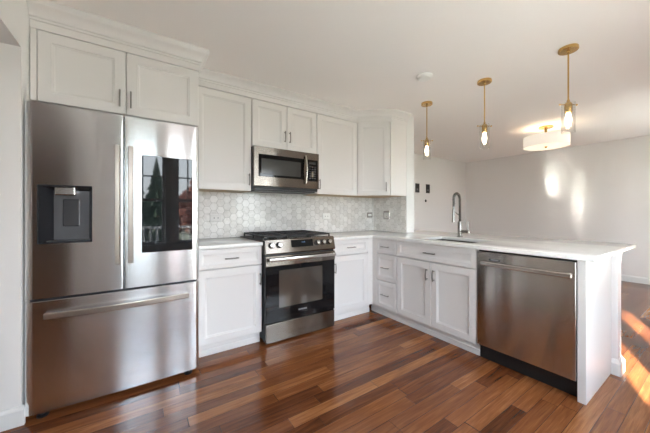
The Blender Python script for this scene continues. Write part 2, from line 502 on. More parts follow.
# white casing on the end of the short corner wall
struct('trim_1', B(STUB0-0.0, STUB1, STUBY-0.008, STUBY+0.012, 0.9145, CEIL-0.001, 0.002), M['trim'])

# ------------------------------------------------------------------ crown mouldings
CZ = 2.296
def crown_prof(z0, top):
    return [(-0.012, z0), (0.0, z0), (0.0, z0+0.045), (0.007, z0+0.049), (0.007, z0+0.060), (0.016, z0+0.066), (0.017, z0+0.074),
            (0.022, z0+0.088), (0.034, z0+0.104), (0.050, z0+0.116), (0.060, z0+0.122), (0.062, z0+0.126), (0.062, top), (-0.012, top)]
YFC = 0.65           # front of the cabinet over the fridge
c1 = obj('crown_moulding', sweep(bmesh.new(), crown_prof(2.288, CEIL-0.001), [(XL+0.002, -YFC), (-0.527, -YFC), (-0.527, -0.405)]), M['crown'], smooth=True, angle=40)
tag(c1, 'white crown moulding above the cabinet over the fridge', 'moulding')
c2 = obj('crown_moulding', sweep(bmesh.new(), crown_prof(2.309, CEIL-0.001), [(-0.525, -0.337), (1.365, -0.337), (1.68, -0.612), (1.985, -0.612)]), M['crown'], smooth=True, angle=40)
tag(c2, 'long white crown moulding along the wall cabinets over the range and corner', 'moulding')

# ------------------------------------------------------------------ wall cabinets
def wall_cabinet(label, a0, a1, z0, z1, depth, doors, handles, hz, rail=0.062, base=None):
    """doors: list of (a0, a1); handles: list of a"""
    t = thing('wall_cabinet', ((a0+a1)/2, -depth/2, z0), label, 'cabinet')
    obj('carcass', B(a0+0.001, a1-0.001, -0.002, -(depth-0.034), z0+0.001, z1-0.001, 0.001, 1), M['cab'], t)
    obj('bottom_panel', B(a0+0.001, a1-0.001, -0.004, -(depth-0.035), z0-0.002, z0+0.001), M['maple'], t)
    for (p, q), ha in zip(doors, handles):
        dd = obj('door', panel_front(BACK, p, q, z0, z1-0.006, depth, 0.019, rail), M['cab'], t, smooth=True, angle=20)
        obj('handle', pull(BACK, ha, hz, depth, 0.115, True), M['nickel'], dd, smooth=True)
    return t

fc = wall_cabinet('white two-door cabinet above the refrigerator', XL+0.004, -0.527, 1.855, 2.29, YFC,
             [(-1.428, -0.9955), (-0.9905, -0.535)], [-1.028, -0.966], 1.955)
obj('filler_strip', B(XL+0.004, -1.4325, -(YFC-0.034), -(YFC-0.003), 1.856, 2.287), M['cab'], fc)
wall_cabinet('white single-door wall cabinet between refrigerator and microwave', -0.525, 0.0, 1.391, 2.309, 0.337, [(-0.515, -0.004)], [-0.026], 1.50)
wall_cabinet('short white two-door wall cabinet directly above the microwave', 0.003, 0.759, 1.836, 2.309, 0.337, [(0.006, 0.3825), (0.3865, 0.756)], [0.357, 0.414], 1.975)
wall_cabinet('white single-door wall cabinet between microwave and corner cabinet', 0.762, 1.365, 1.391, 2.309, 0.337, [(0.765, 1.357)], [0.79], 1.50)
# diagonal corner cabinet
t = thing('corner_wall_cabinet', (1.72, -0.25, 1.391), 'white diagonal corner wall cabinet beside the column', 'cabinet')
bm = bmesh.new()
A_, D_ = Vector((1.367, -0.324)), Vector((1.672, -0.590))
plan = [(1.367, -0.002), (1.367, A_.y), (D_.x, D_.y), (D_.x, -0.610), (1.962, -0.610), (1.962, -0.002)]
lo = [bm.verts.new((x, y, 1.391)) for x, y in plan]; hi = [bm.verts.new((x, y, 2.3075)) for x, y in plan]
bm.faces.new(lo[::-1]); bm.faces.new(hi)
for k in range(6): bm.faces.new((lo[k], lo[(k+1) % 6], hi[(k+1) % 6], hi[k]))
obj('carcass', bm, M['cab'], t)
bm = bmesh.new(); pl = [(1.37, -0.01), (1.37, -0.318), (1.668, -0.585), (1.675, -0.605), (1.955, -0.605), (1.955, -0.01)]
lo = [bm.verts.new((x, y, 1.389)) for x, y in pl]; hi = [bm.verts.new((x, y, 1.3905)) for x, y in pl]
bm.faces.new(lo[::-1]); bm.faces.new(hi)
for k in range(6): bm.faces.new((lo[k], lo[(k+1) % 6], hi[(k+1) % 6], hi[k]))
obj('bottom_panel', bm, M['maple'], t)
uu = (D_ - A_); ln = uu.length; uu.normalize()
DIA = Frame((A_.x, A_.y, 0), (uu.x, uu.y, 0), (uu.y, -uu.x, 0))
dd = obj('door', panel_front(DIA, 0.012, ln-0.006, 1.392, 2.303, 0.0205, 0.019, 0.06), M['cab'], t, smooth=True, angle=20)
obj('handle', pull(DIA, ln-0.045, 1.495, 0.0205, 0.115, True), M['nickel'], dd, smooth=True)

# ------------------------------------------------------------------ base cabinets
FY = 0.626                  # door plane in front of the back wall
PX = 1.349                  # door plane of the peninsula
def base_back(label, a0, a1, d0, d1, dh, toe=True, name='base_cabinet'):
    t = thing(name, ((a0+a1)/2, -0.3, 0), label, 'cabinet')
    obj('carcass', B(a0, a1, -0.012, -(FY-0.034), 0.108, 0.883), M['cab'], t)
    bm = B(a0, min(a1, 1.415), -0.30, -(FY-0.062), 0.0, 0.108); box(bm, a0, min(a1, 1.405), -(FY-0.062), -(FY-0.054), 0.0, 0.05, 0.003)
    obj('toe_kick', bm, M['cab'], t)
    dr = obj('drawer', panel_front(BACK, d0, d1, 0.7198, 0.8785, FY, 0.013, 0.036), M['cab'], t, smooth=True, angle=20)
    obj('handle', pull(BACK, (d0+d1)/2, 0.795, FY, 0.115, False), M['nickel'], dr, smooth=True)
    do = obj('door', panel_front(BACK, d0, d1, 0.110, 0.7102, FY, 0.013, 0.058), M['cab'], t, smooth=True, angle=20)
    obj('handle', pull(BACK, dh, 0.588, FY, 0.105, True), M['nickel'], do, smooth=True)
    return t
base_back('white base cabinet between refrigerator and range with drawer over door', -0.545, -0.004, -0.540, -0.007, -0.024)
t = base_back('white base cabinet right of the range with drawer over door', 0.763, 1.349, 0.766, 1.273, 0.800)
obj('filler_strip', B(1.276, PX, -(FY-0.02), -(FY-0.003), 0.110, 0.883), M['cab'], t)

def pen_toe(y0, y1):
    bm = B(PX+0.062, PX+0.3, y0, y1, 0.0, 0.108); box(bm, PX+0.054, PX+0.062, y0, y1, 0.0, 0.05, 0.003)
    return bm
t = thing('drawer_cabinet', (1.65, -0.8, 0), 'narrow white base cabinet with three stacked drawers in the corner', 'cabinet')
obj('carcass', B(PX+0.034, 1.958, -0.606, -0.990, 0.108, 0.883), M['cab'], t)
obj('filler_strip', B(PX+0.003, PX+0.02, -0.606, -0.684, 0.110, 0.883), M['cab'], t)
obj('toe_kick', pen_toe(-0.545, -0.990), M['cab'], t)
for (z0, z1, zh) in ((0.7198, 0.8785, 0.797), (0.4200, 0.7102, 0.563), (0.110, 0.4108, 0.262)):
    dr = obj('drawer', panel_front(PEN, 0.687, 0.9868, z0, z1, -PX, 0.013, 0.045 if z1 - z0 > .2 else 0.034), M['cab'], t, smooth=True, angle=20)
    obj('handle', pull(PEN, 0.829, zh, -PX, 0.115, False), M['nickel'], dr, smooth=True)
t = thing('sink_base_cabinet', (1.65, -1.41, 0), 'wide white sink base cabinet with two doors under a long drawer front', 'cabinet')
obj('carcass', B(PX+0.034, 1.958, -0.992, -1.824, 0.108, 0.690), M['cab'], t)
obj('carcass_rail', B(PX+0.034, PX+0.05, -0.992, -1.824, 0.690, 0.883), M['cab'], t)
obj('toe_kick', pen_toe(-0.992, -1.826), M['cab'], t)
dr = obj('drawer', panel_front(PEN, 0.9945, 1.822, 0.7198, 0.8785, -PX, 0.013, 0.040), M['cab'], t, smooth=True, angle=20)
obj('handle', pull(PEN, 1.396, 0.795, -PX, 0.125, False), M['nickel'], dr, smooth=True)
for (p, q, h) in ((0.9945, 1.4003, 1.365), (1.4067, 1.822, 1.437)):
    do = obj('door', panel_front(PEN, p, q, 0.110, 0.7102, -PX, 0.013, 0.058), M['cab'], t, smooth=True, angle=20)
    obj('handle', pull(PEN, h, 0.592, -PX, 0.105, True), M['nickel'], do, smooth=True)

# peninsula end panel and the half wall behind the cabinets
t = thing('peninsula_end_panel', (1.64, -2.466, 0), 'white end panel closing the peninsula beside the dishwasher', 'panel')
obj('panel', B(PX, 1.957, -2.447, -2.488, 0.0, 0.883, 0.0015, 1), M['cab'], t)
t = thing('half_wall', (2.01, -1.56, 0), 'white half wall and post carrying the overhanging end of the countertop', 'half wall')
obj('wall_panel', B(1.96, 2.06, STUBY-0.010, -2.522, 0.0, 0.883, 0.002, 1), M['cab'], t)
obj('base_trim', sweep(bmesh.new(), [(0, 0), (0.018, 0), (0.018, 0.085), (0.010, 0.10), (0.004, 0.112), (0, 0.112)],
    [(1.96, -2.490), (1.96, -2.522), (2.06, -2.522), (2.06, -0.62)]), M['trim'], t)
obj('cap_moulding', sweep(bmesh.new(), [(0, 0.80), (0.006, 0.80), (0.010, 0.815), (0.016, 0.835), (0.034, 0.86), (0.044, 0.872), (0.044, 0.883), (0, 0.883)],
    [(2.06, -2.522), (2.06, -0.62)]), M['trim'], t)

# ------------------------------------------------------------------ countertops
CT0, CT1 = 0.8845, 0.914
bm = bevel_sharp(B(-0.552, -0.004, -0.002, -(FY+0.026), CT0, CT1), 0.003)
tag(obj('countertop', bm, M['quartz'], smooth=True, angle=50), 'short white quartz countertop between refrigerator and range', 'countertop')
SX0, SX1, SY0, SY1 = 1.480, 1.860, -1.715, -1.185
xs = [0.762, PX-0.025, SX0, SX1, STUB0-0.002, STUB1+0.002, 2.54]
ys = [-2.530, SY0, SY1, -(FY+0.026), STUBY-0.010, -0.002]
def keep_ct(x, y):
    if SX0 < x < SX1 and SY0 < y < SY1: return False
    if y < -(FY+0.026): return x > PX-0.025
    if STUB0-0.002 < x < STUB1+0.002 and y > STUBY-0.010: return False
    return True
bm = bevel_sharp(grid_slab(bmesh.new(), xs, ys, CT0, CT1, keep_ct), 0.003)
tag(obj('countertop', bm, M['quartz'], smooth=True, angle=50), 'long L-shaped white quartz countertop running from the range over the peninsula', 'countertop')

# sink bowl
t = thing('kitchen_sink', ((SX0+SX1)/2, (SY0+SY1)/2, 0.70), 'undermount stainless steel sink set into the peninsula countertop', 'sink')
bm = bmesh.new()
def ring(i, z): return [bm.verts.new(p) for p in ((SX0-0.006+i, SY0-0.006+i, z), (SX1+0.006-i, SY0-0.006+i, z), (SX1+0.006-i, SY1+0.006-i, z), (SX0-0.006+i, SY1+0.006-i, z))]
rs = [ring(0, 0.7), ring(-0.004, 0.8835), ring(0.004, 0.8835), ring(0.012, 0.715), ring(0.03, 0.703)]
for a, b in zip(rs, rs[1:]):
    for k in range(4): bm.faces.new((a[k], a[(k+1) % 4], b[(k+1) % 4], b[k]))
bm.faces.new(rs[-1]); bm.faces.new(rs[0][::-1])
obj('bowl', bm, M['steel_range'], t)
obj('drain', lathe(bmesh.new(), [(0, .7045), (.03, .7045), (.042, .7065), (.044, .703)], (1.665, -1.45, 0), 'Z', 24), M['steel_bar'], t, smooth=True)

# faucet
FX, FYY = 1.955, -1.335
t = thing('kitchen_faucet', (FX, FYY, CT1), 'tall spring-neck pull-down faucet behind the sink', 'faucet')
obj('base', lathe(bmesh.new(), [(0, .914), (.028, .914), (.028, .922), (.0225, .926), (.0225, 1.075), (.019, 1.082), (.013, 1.084), (0, 1.084)], (FX, FYY, 0), 'Z', 24), M['chrome'], t, smooth=True)
neck = [(FX, FYY, 1.08), (FX, FYY, 1.15), (FX, FYY, 1.22), (FX, FYY, 1.29)]
R_ = 0.068
for k in range(0, 13):
    a = PI * k / 12
    neck.append((FX - R_ + R_*math.cos(a), FYY - 0.012*k/12, 1.312 + R_*math.sin(a)))
neck += [(FX - 2*R_ - 0.002, FYY-0.014, 1.28), (FX - 2*R_ - 0.006, FYY-0.016, 1.235)]
obj('hose', tube(bmesh.new(), neck, 0.0085, 10), M['black'], t, smooth=True)
# spring coil around the hose
def along(pts, n):
    P_ = [Vector(p) for p in pts]; d = [0]
    for a, b in zip(P_, P_[1:]): d.append(d[-1] + (b-a).length)
    out = []; j = 0
    for i in range(n):
        s = d[-1]*i/(n-1)
        while j < len(d)-2 and d[j+1] < s: j += 1
        f = (s-d[j]) / max(1e-9, d[j+1]-d[j]); out.append(P_[j].lerp(P_[j+1], f))
    return out
turns = 62; nn = turns*9
cl = along(neck, nn); coil = []
for i in range(nn):
    tg = (cl[min(i+1, nn-1)] - cl[max(i-1, 0)]).normalized()
    u = tg.cross(Vector((0, 1, 0.02))).normalized(); w = tg.cross(u)
    a = 2*PI*i/9
    coil.append(cl[i] + (u*math.cos(a) + w*math.sin(a))*0.0125)
obj('spring', tube(bmesh.new(), coil, 0.0026, 6), M['chrome'], t, smooth=True)
hx, hy = FX - 2*R_ - 0.008, FYY - 0.017
obj('spray_head', tube(bmesh.new(), [(hx, hy, 1.24), (hx-.001, hy, 1.225), (hx-.002, hy, 1.21), (hx-.006, hy, 1.12), (hx-.007, hy, 1.10), (hx-.008, hy, 1.075)], 0.015, 16, radii=[.010, .010, .0125, .0125, .0145, .0155]), M['chrome'], t, smooth=True)
obj('support_arm', tube(bmesh.new(), [(FX, FYY, 1.135), (FX-.04, FYY-.005, 1.155), (hx+.01, hy, 1.19)], 0.0045, 8), M['chrome'], t, smooth=True)
bm = tube(bmesh.new(), [(FX, FYY-0.015, 0.972), (FX, FYY-0.10, 0.972)], 0.0185, 18)
tube(bm, [(FX, FYY-0.088, 0.985), (FX+0.004, FYY-0.090, 1.085)], 0.005, 10)
obj('lever', bm, M['chrome'], t, smooth=True)

# ------------------------------------------------------------------ hexagon tile backsplash
def clip(poly, x0, x1, z0, z1):
    def cut(P_, f):
        out = []
        for i in range(len(P_)):
            a, b = P_[i], P_[(i+1) % len(P_)]; fa, fb = f(a), f(b)
            if fa >= 0: out.append(a)
            if (fa >= 0) != (fb >= 0):
                k = fa/(fa-fb); out.append((a[0]+(b[0]-a[0])*k, a[1]+(b[1]-a[1])*k))
        return out
    for f in (lambda p: p[0]-x0, lambda p: x1-p[0], lambda p: p[1]-z0, lambda p: z1-p[1]):
        if len(poly) < 3: return []
        poly = cut(poly, f)
    return poly
def hex_tiles(F, a0, a1, z0, z1, off):
    bm = bmesh.new(); s = 0.0762; R = s/math.sqrt(3); cs = 1.5*R
    rings_to_mesh(bm, F, [(a0, a1, z0, z1, 0.001), (a0, a1, z0, z1, 0.0045)])
    for f in bm.faces: f.material_index = 1
    i0 = int((a0-off)/cs)-2; i1 = int((a1-off)/cs)+2
    for i in range(i0, i1+1):
        for j in range(-1, int((z1-z0)/s)+2):
            cx_ = off + i*cs; cz_ = z0 + 0.02 + j*s + (s/2 if i % 2 else 0)
            def hx_(k, d): return [(cx_ + (R-d)*math.cos(PI/3*q), cz_ + (R-d)*math.sin(PI/3*q)) for q in range(6)]
            lo = clip(hx_(0, 0.0013), a0, a1, z0, z1)
            if len(lo) < 3: continue
            ar = abs(sum(lo[q][0]*lo[(q+1) % len(lo)][1] - lo[(q+1) % len(lo)][0]*lo[q][1] for q in range(len(lo))))/2
            if ar < 2e-5: continue
            mx = sum(p[0] for p in lo)/len(lo); mz = sum(p[1] for p in lo)/len(lo)
            k = 1 - 0.0012/max(0.006, math.sqrt(ar/PI))
            tilt = [random.uniform(-0.008, 0.008) for _ in range(2)]
            def dp(p): return (p[0]-mx)*tilt[0] + (p[1]-mz)*tilt[1]
            r0 = [bm.verts.new(F(p[0], p[1], 0.003)) for p in lo]
            r1 = [bm.verts.new(F(p[0], p[1], 0.0062+dp(p))) for p in lo]
            r2 = [bm.verts.new(F(mx+(p[0]-mx)*k, mz+(p[1]-mz)*k, 0.0070+dp(p))) for p in lo]
            n = len(lo)
            for A, D in ((r0, r1), (r1, r2)):
                for q in range(n): bm.faces.new((A[q], A[(q+1) % n], D[(q+1) % n], D[q]))
            bm.faces.new(r2)
    return bm
o = obj('tile_backsplash', hex_tiles(BACK, -0.552, 1.957, CT1+0.001, 1.390, -0.414), [M['tile'], M['grout']])
tag(o, 'marble hexagon tile backsplash on the wall behind the range', 'backsplash')
STB = Frame((STUB0, 0, 0), (0, -1, 0), (-1, 0, 0))
o = obj('tile_backsplash', hex_tiles(STB, 0.009, 0.602, CT1+0.001, 1.390, 0.03), [M['tile'], M['grout']])
tag(o, 'narrow marble hexagon tile backsplash on the side wall right of the corner', 'backsplash')

# outlets
def outlet(F, a, z, c, w, h, label, plate, insert, horiz, cat='outlet', kind='wall_outlet'):
    p = F(a, z, c); t = thing(kind, p, label, cat)
    bm = bmesh.new()
    def R(i, d): return (a-w/2+i, a+w/2-i, z-h/2+i, z+h/2-i, c+d)
    rings_to_mesh(bm, F, [R(0, 0), R(0, .003), R(.003, .006)])
    obj('plate', bm, plate, t)
    bm = bmesh.new(); iw, ih = (0.066, 0.034) if horiz else (0.034, 0.066)
    if kind == 'light_switch': iw, ih = 0.075, 0.066
    rings_to_mesh(bm, F, [(a-iw/2, a+iw/2, z-ih/2, z+ih/2, c+.004), (a-iw/2, a+iw/2, z-ih/2, z+ih/2, c+.0075)])
    obj('socket', bm, insert, t)
    for s in (-0.019, 0.019):
        aa, zz = (a+s, z) if horiz else (a, z+s)
        bm = rings_to_mesh(bmesh.new(), F, [(aa-.004, aa+.004, zz-.006, zz+.006, c+.007), (aa-.004, aa+.004, zz-.006, zz+.006, c+.0079)])
        obj('rocker' if kind == 'light_switch' else 'receptacle', bm, M['grey_mid'], t)
    return t
outlet(BACK, -0.262, 1.122, 0.0072, 0.118, 0.074, 'pale grey outlet on the tile left of the range', M['plate_tile'], M['plate_tile'], True)
outlet(BACK, 1.113, 1.128, 0.0072, 0.118, 0.074, 'white outlet on the tile just right of the range', M['plate_white'], M['plate_white'], True)
outlet(BACK, 1.880, 1.140, 0.0072, 0.105, 0.074, 'grey steel outlet on the tile left of the inside corner', M['steel_dark'], M['plate_white'], True)
outlet(STB, 0.268, 1.140, 0.0072, 0.115, 0.118, 'grey steel switch plate on the tile of the side wall', M['steel_dark'], M['plate_tile'], False, 'switch', 'light_switch')
FARW = Frame((0, YD, 0), (1, 0, 0), (0, -1, 0))
for a, lab in ((4.072, 'left one of the two black recessed wall boxes on the far wall'), (4.435, 'right one of the two black recessed wall boxes on the far wall')):
    t = thing('wall_box', FARW(a, 1.705, 0), lab, 'wall box', 'black boxes on the far wall')
    bm = bmesh.new(); w, h = 0.066, 0.098
    rings_to_mesh(bm, FARW, [(a-w, a+w, 1.705-h, 1.705+h, 0.001), (a-w, a+w, 1.705-h, 1.705+h, 0.008), (a-w+.014, a+w-.014, 1.705-h+.014, 1.705+h-.014, 0.008), (a-w+.016, a+w-.016, 1.705-h+.016, 1.705+h-.016, 0.003)])
    obj('plate', bm, M['black'], t)
    bm = bmesh.new()
    rings_to_mesh(bm, FARW, [(a-.025, a+.03, 1.655, 1.695, 0.003), (a-.025, a+.03, 1.655, 1.695, 0.0075)])
    obj('socket', bm, M['grey_mid'], t)
o = obj('cable_plug', lathe(bmesh.new(), [(0, .012), (.018, .012), (.026, .009), (.032, .001)], FARW(4.365, 1.435, 0), 'Y', 20), M['black'], smooth=True)
tag(o, 'small round black cable outlet low on the far wall', 'cable outlet')

# ------------------------------------------------------------------ refrigerator
FL, FR, FYF = -1.453, -0.550, 0.786
t = thing('refrigerator', ((FL+FR)/2, -0.4, 0), 'large stainless steel french door refrigerator with screen and bottom freezer', 'refrigerator')
obj('body', B(FL+0.004, FR-0.004, -0.03, -0.695, 0.03, 1.785, 0.004), M['grey_dark'], t)
def fridge_curve(x):
    d = min(x-FL, FR-x); k = max(0.0, 1 - d/0.040)
    m = (x-(FL+FR)/2)/((FR-FL)/2)
    return FYF + 0.010*(1-m*m) - 0.014*k**2.4
def fridge_door(x0, x1, z0, z1, hole=None, back=0.70):
    bm = bmesh.new(); n = 26
    xs = [x0 + (x1-x0)*i/n for i in range(n+1)]
    for d in (0.003, 0.006, 0.010, 0.016, 0.024, 0.034, 0.045):
        for xe in (x0+d, x1-d): xs.append(xe)
    zs = [z0, z0+0.003, z1-0.003, z1]
    if hole:
        xs = [x for x in xs if min(abs(x-hole[0]), abs(x-hole[1])) > 0.004] + [hole[0], hole[1]]; zs += [hole[2], hole[3]]
    xs = sorted(set(round(x, 5) for x in xs)); zs = sorted(zs)
    def yy(x, j):
        y = fridge_curve(x)
        inner = min(x-x0, x1-x)
        y -= 0.004*max(0, 1-inner/0.006)**2
        if j in (0, len(zs)-1): y -= 0.003
        return y
    V = [[bm.verts.new((x, -yy(x, j), z)) for j, z in enumerate(zs)] for x in xs]
    for i in range(len(xs)-1):
        for j in range(len(zs)-1):
            if hole and hole[0] <= (xs[i]+xs[i+1])/2 <= hole[1] and hole[2] <= (zs[j]+zs[j+1])/2 <= hole[3]: continue
            bm.faces.new((V[i][j], V[i+1][j], V[i+1][j+1], V[i][j+1]))
    bk = [[bm.verts.new((x, -back, z)) for z in (z0, z1)] for x in xs]
    top = len(zs)-1
    for i in range(len(xs)-1):
        bm.faces.new((V[i][0], V[i+1][0], bk[i+1][0], bk[i][0]))
        bm.faces.new((V[i][top], V[i+1][top], bk[i+1][1], bk[i][1]))
        bm.faces.new((bk[i][0], bk[i+1][0], bk[i+1][1], bk[i][1]))
    for i in (0, len(xs)-1):
        bm.faces.new([V[i][j] for j in range(top+1)] + [bk[i][1], bk[i][0]])
    return bm
HOLE = (-1.396, -1.162, 1.003, 1.336)
ld = obj('door', fridge_door(FL, -1.0045, 0.686, 1.808, HOLE), M['steel'], t, smooth=True, angle=25)
rd = obj('door', fridge_door(-0.9965, FR, 0.686, 1.808), M['steel'], t, smooth=True, angle=25)
fz = obj('freezer_drawer', fridge_door(FL, FR, 0.032, 0.672), M['steel'], t, smooth=True, angle=25)
# dispenser niche in the left door
bm = bmesh.new(); h = HOLE; yb = 0.722
fr = [bm.verts.new((x, -(fridge_curve(x)+0.0015), z)) for x, z in ((h[0]-.004, h[2]-.004), (h[1]+.004, h[2]-.004), (h[1]+.004, h[3]+.004), (h[0]-.004, h[3]+.004))]
fi = [bm.verts.new((x, -(fridge_curve(x)+0.0015), z)) for x, z in ((h[0]+.003, h[2]+.003), (h[1]-.003, h[2]+.003), (h[1]-.003, h[3]-.003), (h[0]+.003, h[3]-.003))]
bi = [bm.verts.new((x, -yb, z)) for x, z in ((h[0]+.05, h[2]+.004), (h[1]-.014, h[2]+.004), (h[1]-.014, h[3]-.02), (h[0]+.05, h[3]-.02))]
for A, D in ((fr, fi), (fi, bi)):
    for k in range(4): bm.faces.new((A[k], A[(k+1) % 4], D[(k+1) % 4], D[k]))
bm.faces.new(bi)
obj('dispenser_niche', bm, M['niche'], ld)
obj('dispenser_back', B(h[0]+.054, h[1]-.018, -yb-.003, -yb, h[2]+.012, h[3]-.024), M['grey_mid'], ld)
bm = B(-1.330, -1.238, -0.722, -0.780, 1.282, 1.331, 0.006); 
obj('dispenser_nozzle', bm, M['steel_bar'], ld)
obj('dispenser_paddle', B(-1.303, -1.222, -0.723, -0.733, 1.095, 1.262, 0.006), M['grey_plastic'], ld)
obj('drip_tray', B(h[0]+.03, h[1]-.01, -0.725, -0.785, h[2]+.004, h[2]+.010, 0.002), M['grey_dark'], ld)
# door handles: flat tall bars with feet
def bar_handle(xc, w, z0, z1, yoff):
    bm = bmesh.new(); n = 16
    rows = []
    for i in range(n+1):
        f = i/n; z = z0 + (z1-z0)*f
        y = -(yoff + 0.006*math.sin(PI*f)); hw = w/2
        rows.append([bm.verts.new((xc+a*hw, y+b, z)) for a, b in ((-1, .010), (-1, -.004), (-.7, -.009), (.7, -.009), (1, -.004), (1, .010))])
    for A, D in zip(rows, rows[1:]):
        for k in range(6): bm.faces.new((A[k], A[(k+1) % 6], D[(k+1) % 6], D[k]))
    bm.faces.new(rows[0]); bm.faces.new(rows[-1][::-1])
    for z in (z0+0.02, z1-0.02): box(bm, xc-w*0.35, xc+w*0.35, -(yoff-0.008), -0.785, z-0.016, z+0.016)
    return bm
obj('handle', bar_handle(-1.032, 0.028, 0.858, 1.604, 0.834), M['handle_steel'], ld, smooth=True, angle=25)
obj('handle', bar_handle(-0.964, 0.030, 0.858, 1.604, 0.834), M['handle_steel'], rd, smooth=True, angle=25)
# freezer handle: wide bar bowed outwards
bm = bmesh.new(); rows = []
for i in range(25):
    f = i/24; x = -1.368 + (0.745)*f
    y = 0.812 + 0.034*math.sin(PI*f); z = 0.588
    rows.append([bm.verts.new((x, -y+b, z+c)) for b, c in ((.010, -.016), (-.005, -.016), (-.009, -.011), (-.009, .011), (-.005, .016), (.010, .016))])
for A, D in zip(rows, rows[1:]):
    for k in range(6): bm.faces.new((A[k], A[(k+1) % 6], D[(k+1) % 6], D[k]))
bm.faces.new(rows[0]); bm.faces.new(rows[-1][::-1])
for x in (-1.355, -0.637): box(bm, x-0.012, x+0.012, -0.814, -0.772, 0.576, 0.600)
obj('handle', bm, M['handle_steel'], fz, smooth=True, angle=25)
# touch screen on the right door
bm = bmesh.new()
sx0, sx1, sz0, sz1 = -0.905, -0.597, 0.911, 1.562
yS = 0.7985
rings_to_mesh(bm, BACK, [(sx0, sx1, sz0, sz1, 0.775), (sx0, sx1, sz0, sz1, yS-.002), (sx0+.002, sx1-.002, sz0+.002, sz1-.002, yS)])
scn = obj('touch_screen', bm, M['screen'], rd)
obj('hinge_cover', B(FL+0.02, FL+0.12, -0.66, -0.745, 1.809, 1.822, 0.004), M['grey_dark'], t)
obj('hinge_cover', B(FR-0.12, FR-0.02, -0.66, -0.745, 1.809, 1.822, 0.004), M['grey_dark'], t)
for x in (FL+0.07, FR-0.07):
    bm = lathe(bmesh.new(), [(0, 0), (.026, 0), (.028, .008), (.016, .014), (.012, .034), (0, .034)], (x, -0.752, 0.0), 'Z', 16)
    obj('leg', bm, M['black'], t, smooth=True)
obj('door_gap_shade', B(-1.0043, -0.9967, -0.70, -0.784, 0.69, 1.80), M['black'], t)  # black strip standing in for the shade between the doors
obj('kick_grille', B(FL+0.03, FR-0.03, -0.60, -0.700, 0.006, 0.034), M['black'], t)

# ------------------------------------------------------------------ range
RX0, RX1 = 0.004, 0.756
t = thing('gas_range', (0.38, -0.34, 0), 'stainless steel slide-in gas range with black oven door', 'range')
bm = B(RX0, RX1, -0.02, -0.665, 0.035, 0.900)
for x in (RX0+.06, RX1-.06):
    for y in (-.1, -.6): box(bm, x-.02, x+.02, y-.02, y+.02, 0.0, 0.035)
obj('body', bm, M['black'], t)
# cooktop with flange lapping over the counters
bm = B(RX0-0.018, RX1+0.018, -0.010, -0.655, 0.9150, 0.9215, 0.002)
box(bm, RX0+.01, RX1-.01, -0.05, -0.62, 0.9215, 0.9245, 0.002)
obj('cooktop', bm, M['black'], t)
# sloped control panel
def prism_x(prof, x0, x1, bev=0.0):
    bm = bmesh.new()
    L_ = [bm.verts.new((x0, -y, z)) for y, z in prof]; R2 = [bm.verts.new((x1, -y, z)) for y, z in prof]
    n = len(prof)
    for k in range(n): bm.faces.new((L_[k], L_[(k+1) % n], R2[(k+1) % n], R2[k]))
    bm.faces.new(L_); bm.faces.new(R2[::-1])
    if bev: bevel_sharp(bm, bev)
    return bm
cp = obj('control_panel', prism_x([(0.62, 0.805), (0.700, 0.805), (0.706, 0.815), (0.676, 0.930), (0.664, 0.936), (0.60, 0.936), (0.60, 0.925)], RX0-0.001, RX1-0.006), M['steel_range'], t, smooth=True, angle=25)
sl = Vector((0, -(0.706-0.676), 0)); nrm = Vector((0, -(0.930-0.815), (0.706-0.676))).normalized(); nrm = Vector((0, nrm.y, nrm.z))
def on_panel(x, z, c):
    f = (z-0.815)/(0.930-0.815); y = 0.706 - 0.030*f
    return Vector((x, -y, z)) + nrm*c
bm = bmesh.new()
q0 = [bm.verts.new(on_panel(x, z, 0.0002)) for x, z in ((.258, .855), (.492, .855), (.492, .920), (.258, .920))]
q1 = [bm.verts.new(on_panel(x, z, 0.0022)) for x, z in ((.258, .855), (.492, .855), (.492, .920), (.258, .920))]
bm.faces.new(q1); bm.faces.new(q0[::-1])
for k in range(4): bm.faces.new((q0[k], q0[(k+1) % 4], q1[(k+1) % 4], q1[k]))
obj('display', bm, M['black_glass'], cp)
bm = text_bm('12:00', 0.017, Frame(on_panel(0.385, 0.895, 0.0026), (1, 0, 0), (0, -1, 0)), 0, 0, 0)
obj('clock_digits', bm, M['display'], cp)
for kx in (0.058, 0.132, 0.540, 0.609, 0.680):
    bm = bmesh.new(); c0 = on_panel(kx, 0.882, 0)
    kb = lathe(bmesh.new(), [(0, 0), (0.0275, 0.0), (0.0275, 0.005), (0.023, 0.009), (0, 0.009)], (0, 0, 0), 'Y', 24)
    bmesh.ops.transform(kb, matrix=Matrix.Translation(c0) @ Matrix.Rotation(-math.atan2(nrm.z, -nrm.y), 4, 'X'), verts=kb.verts)
    obj('knob_collar', kb, M['black'], cp, smooth=True)
    prof = [(0.0215, 0.009), (0.0205, 0.030), (0.018, 0.034), (0.0, 0.034)]
    rot = Matrix.Rotation(math.atan2(nrm.z, -nrm.y), 4, 'X')
    lathe(bm, prof, (0, 0, 0), 'Y', 24)
    box(bm, -0.004, 0.004, -0.038, -0.030, -0.017, 0.017, 0.0015)
    bmesh.ops.transform(bm, matrix=Matrix.Translation(c0) @ Matrix.Rotation(-math.atan2(nrm.z, -nrm.y), 4, 'X'), verts=bm.verts)
    obj('knob', bm, M['steel_bar'], cp, smooth=True)
